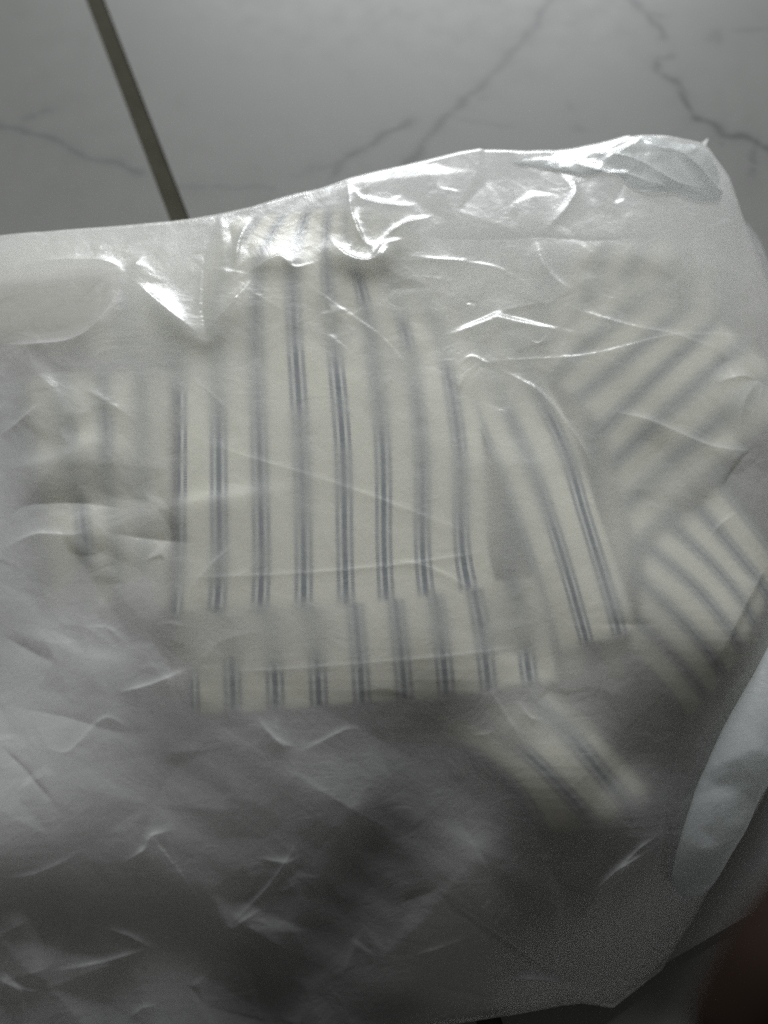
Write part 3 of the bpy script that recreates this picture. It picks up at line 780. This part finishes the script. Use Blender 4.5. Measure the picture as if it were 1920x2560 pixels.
mesh_obj('edge_outline', HV.reshape(-1, 3), HF, M_FILM, bag)

# back film: lies on the tiles and shows beyond the front film at the right
BKO = [(-260, 640, 2), (300, 620, 2), (900, 560, 2), (1400, 500, 2), (1700, 480, 2), (1870, 560, 4), (1900, 600, 8), (1960, 760, 6), (2060, 1300, 3), (2080, 1800, 3), (1985, 2215, 3), (1920, 2262, 3), (1800, 2330, 3), (1700, 2386, 3), (1560, 2470, 2), (1300, 2500, 2), (800, 2600, 2), (-260, 2700, 2)]
bo = np.array(BKO, float); bp = W(bo[:, 0], bo[:, 1], bo[:, 2] / 1000)
nb = len(BKO); cen = bp.mean(0)
V = []; rings = 14
for k in range(rings):
    s = 1 - (k / rings) ** 1.6 if k else 1
    for i in range(nb):
        p = cen + (bp[i] - cen) * s
        V.append((p[0], p[1], .0012 + (bo[i, 2] / 1000 - .0012) * max(0, 1 - k / 3) + .0004 * math.sin(i * 3.1 + k * 1.7)))
Fq = [(k * nb + i, k * nb + (i + 1) % nb, (k + 1) * nb + (i + 1) % nb, (k + 1) * nb + i) for k in range(rings - 1) for i in range(nb)]
mesh_obj('back_film', V, Fq, M_FILM, bag)

TF = facets(1500, .0005, .6)
R_ = np.array([[(1270, 408), (1400, 392), (1500, 372), (1590, 352), (1700, 362), (1760, 372), (1795, 420)],
               [(1300, 415), (1410, 412), (1510, 402), (1600, 390), (1690, 405), (1755, 430), (1800, 450)],
               [(1330, 418), (1420, 430), (1520, 432), (1610, 432), (1700, 448), (1755, 470), (1805, 480)],
               [(1350, 425), (1450, 444), (1530, 446), (1600, 482), (1690, 484), (1740, 500), (1800, 505)]], float)
Pf = catmull(on_film(R_[..., 0], R_[..., 1]), 90)
Pf = catmull(Pf.transpose(1, 0, 2), 240).transpose(1, 0, 2)
lift = np.sin(np.linspace(0, math.pi, 240))[None] ** .5 * np.sin(np.linspace(.15, math.pi * .97, 90))[:, None] ** .5
tp_ = roll(dist_poly(Pf, Tc[::24]), .010) * (.25 + .75 * roll(dist_poly(Pf, Rc[::24]), .010))
tz = .0025 + (np.maximum(sample(FULL, Pf[..., 0], Pf[..., 1]), .004) - .0025) * tp_ + .00025 + lift * (.0007 + sample(blur(TF, 2), Pf[..., 0], Pf[..., 1]))
mesh_obj('corner_fold', np.concatenate([Pf, tz[..., None]], -1).reshape(-1, 3), grid_faces(90, 240), M_EDGE, bag)

# rolled side fold at the right, a smooth flattened tube of film
def tube(name, path, mat, parent, nseg=40, nring=24, flat=.6):
    Q = np.array(path, float)                 # px, py, z mm, radius mm
    P = np.concatenate([W(Q[:, 0], Q[:, 1], Q[:, 2] / 1000), Q[:, 2:3] / 1000, Q[:, 3:4] / 1000], -1)
    P = catmull(P, nseg)
    V = []
    for k in range(nseg):
        d = P[min(k + 1, nseg - 1), :2] - P[max(k - 1, 0), :2]
        d = d / (np.linalg.norm(d) + 1e-9); m = np.array([-d[1], d[0]])
        for j in range(nring):
            a = 2 * math.pi * j / nring
            r = max(P[k, 3], 1e-5)
            q = P[k, :2] + m * r * math.cos(a)
            V.append((q[0], q[1], P[k, 2] + r * flat * math.sin(a) + 1.1 * float(sample(FSUM, q[0], q[1]))))
    Fc = [(k * nring + j, k * nring + (j + 1) % nring, (k + 1) * nring + (j + 1) % nring, (k + 1) * nring + j) for k in range(nseg - 1) for j in range(nring)]
    return mesh_obj(name, V, Fc, mat, parent)
tube('side_fold', [(2110, 1340, 32.0, .3), (2100, 1365, 33.0, 5), (2070, 1440, 33.2, 9), (1990, 1620, 35.9, 9), (1905, 1800, 35.9, 9), (1835, 1950, 34.5, 8.6), (1775, 2090, 30.5, 7.6), (1735, 2185, 25.1, 6.2), (1720, 2222, 22.4, 4.6), (1712, 2248, 21.0, .3)], M_EDGE, bag, 220, 90, .6)

# ------------------------------------------------------------------ hands
def hand(name, label, joints, edges, radii):
    me = bpy.data.meshes.new(name)
    me.from_pydata([tuple(j) for j in joints], edges, [])
    o = link(bpy.data.objects.new(name, me))
    me.materials.append(M_SKIN)
    sk = o.modifiers.new('skin', 'SKIN')
    for k, r in enumerate(radii):
        s = me.skin_vertices[0].data[k]
        s.radius = (r, r) if not isinstance(r, tuple) else r
        s.use_root = (k == 0)
    sk.use_smooth_shade = True
    sb = o.modifiers.new('subdivision', 'SUBSURF'); sb.levels = 2; sb.render_levels = 2
    o['label'] = label; o['category'] = 'hand'
    o['group'] = 'hands of the photographer'
    return o
def J(px, py, zmm):
    p = W(px, py, zmm / 1000)
    return (float(p[0]), float(p[1]), zmm / 1000)
def build_hand(name, label, wrist, arm, palm, fingers):
    js = [palm[0], wrist, arm]; ed = [(0, 1), (1, 2)]; rd = [palm[1], .017, .024]
    js_r = []
    for f in fingers:
        prev = 0
        for (p, r) in f:
            js.append(p); rd.append(r); ed.append((prev, len(js) - 1)); prev = len(js) - 1
    return hand(name, label, js, ed, rd)

def K(px, py, gap, r):
    p = on_film(px, py)
    z = float(sample(FS, p[0], p[1])) - r - gap / 1000
    return ((float(p[0]), float(p[1]), max(z, r + .001)), r)
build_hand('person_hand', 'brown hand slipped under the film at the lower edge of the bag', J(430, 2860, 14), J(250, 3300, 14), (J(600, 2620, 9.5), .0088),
           [[K(800, 2330, 1.5, .0105), K(915, 2130, 1.3, .0112), K(1020, 1960, 1.4, .0105), K(1090, 1860, 2.0, .0085)],
            [K(670, 2300, 2.5, .0092), K(775, 2140, 2.5, .0090), K(860, 2020, 3, .0082), K(930, 1930, 5, .0066)],
            [K(540, 2330, 9, .0086), K(600, 2180, 11, .008), K(660, 2080, 12, .0072), K(710, 2000, 13, .006)],
            [K(420, 2380, 11, .008), K(440, 2260, 14, .007), K(470, 2180, 15, .0062), K(500, 2110, 15, .005)],
            [K(780, 2570, 3, .0085), K(900, 2530, 2, .009), K(985, 2490, 1.2, .0082), K(1040, 2450, 2, .006)]])

def Cm(px, py, depth):
    a = (px - 960) / 1920; b = (1280 - py) / 1920
    return (float(CAM[0] + depth * a), float(CAM[1] + depth * (b * CT + ST)), float(CAM[2] + depth * (b * ST - CT)))
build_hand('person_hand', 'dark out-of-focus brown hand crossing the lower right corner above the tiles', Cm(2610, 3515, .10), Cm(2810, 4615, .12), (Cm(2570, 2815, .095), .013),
           [[(Cm(2360, 2215, .090), .0080), (Cm(2120, 2215, .082), .0068), (Cm(1930, 2435, .078), .0058), (Cm(1800, 2675, .078), .0052)],
            [(Cm(2380, 2515, .094), .0082), (Cm(2220, 2535, .088), .0066), (Cm(2120, 2735, .086), .0054), (Cm(2050, 2905, .086), .0046)],
            [(Cm(2380, 2705, .100), .0085), (Cm(2220, 2755, .100), .0072), (Cm(2140, 2895, .100), .0064), (Cm(2080, 3015, .100), .0054)],
            [(Cm(2410, 2935, .100), .008), (Cm(2280, 3005, .102), .0066), (Cm(2210, 3095, .102), .0058), (Cm(2160, 3175, .102), .0048)],
            [(Cm(2730, 2575, .088), .0105), (Cm(2790, 2345, .082), .009), (Cm(2750, 2165, .078), .008), (Cm(2710, 2045, .076), .006)]])
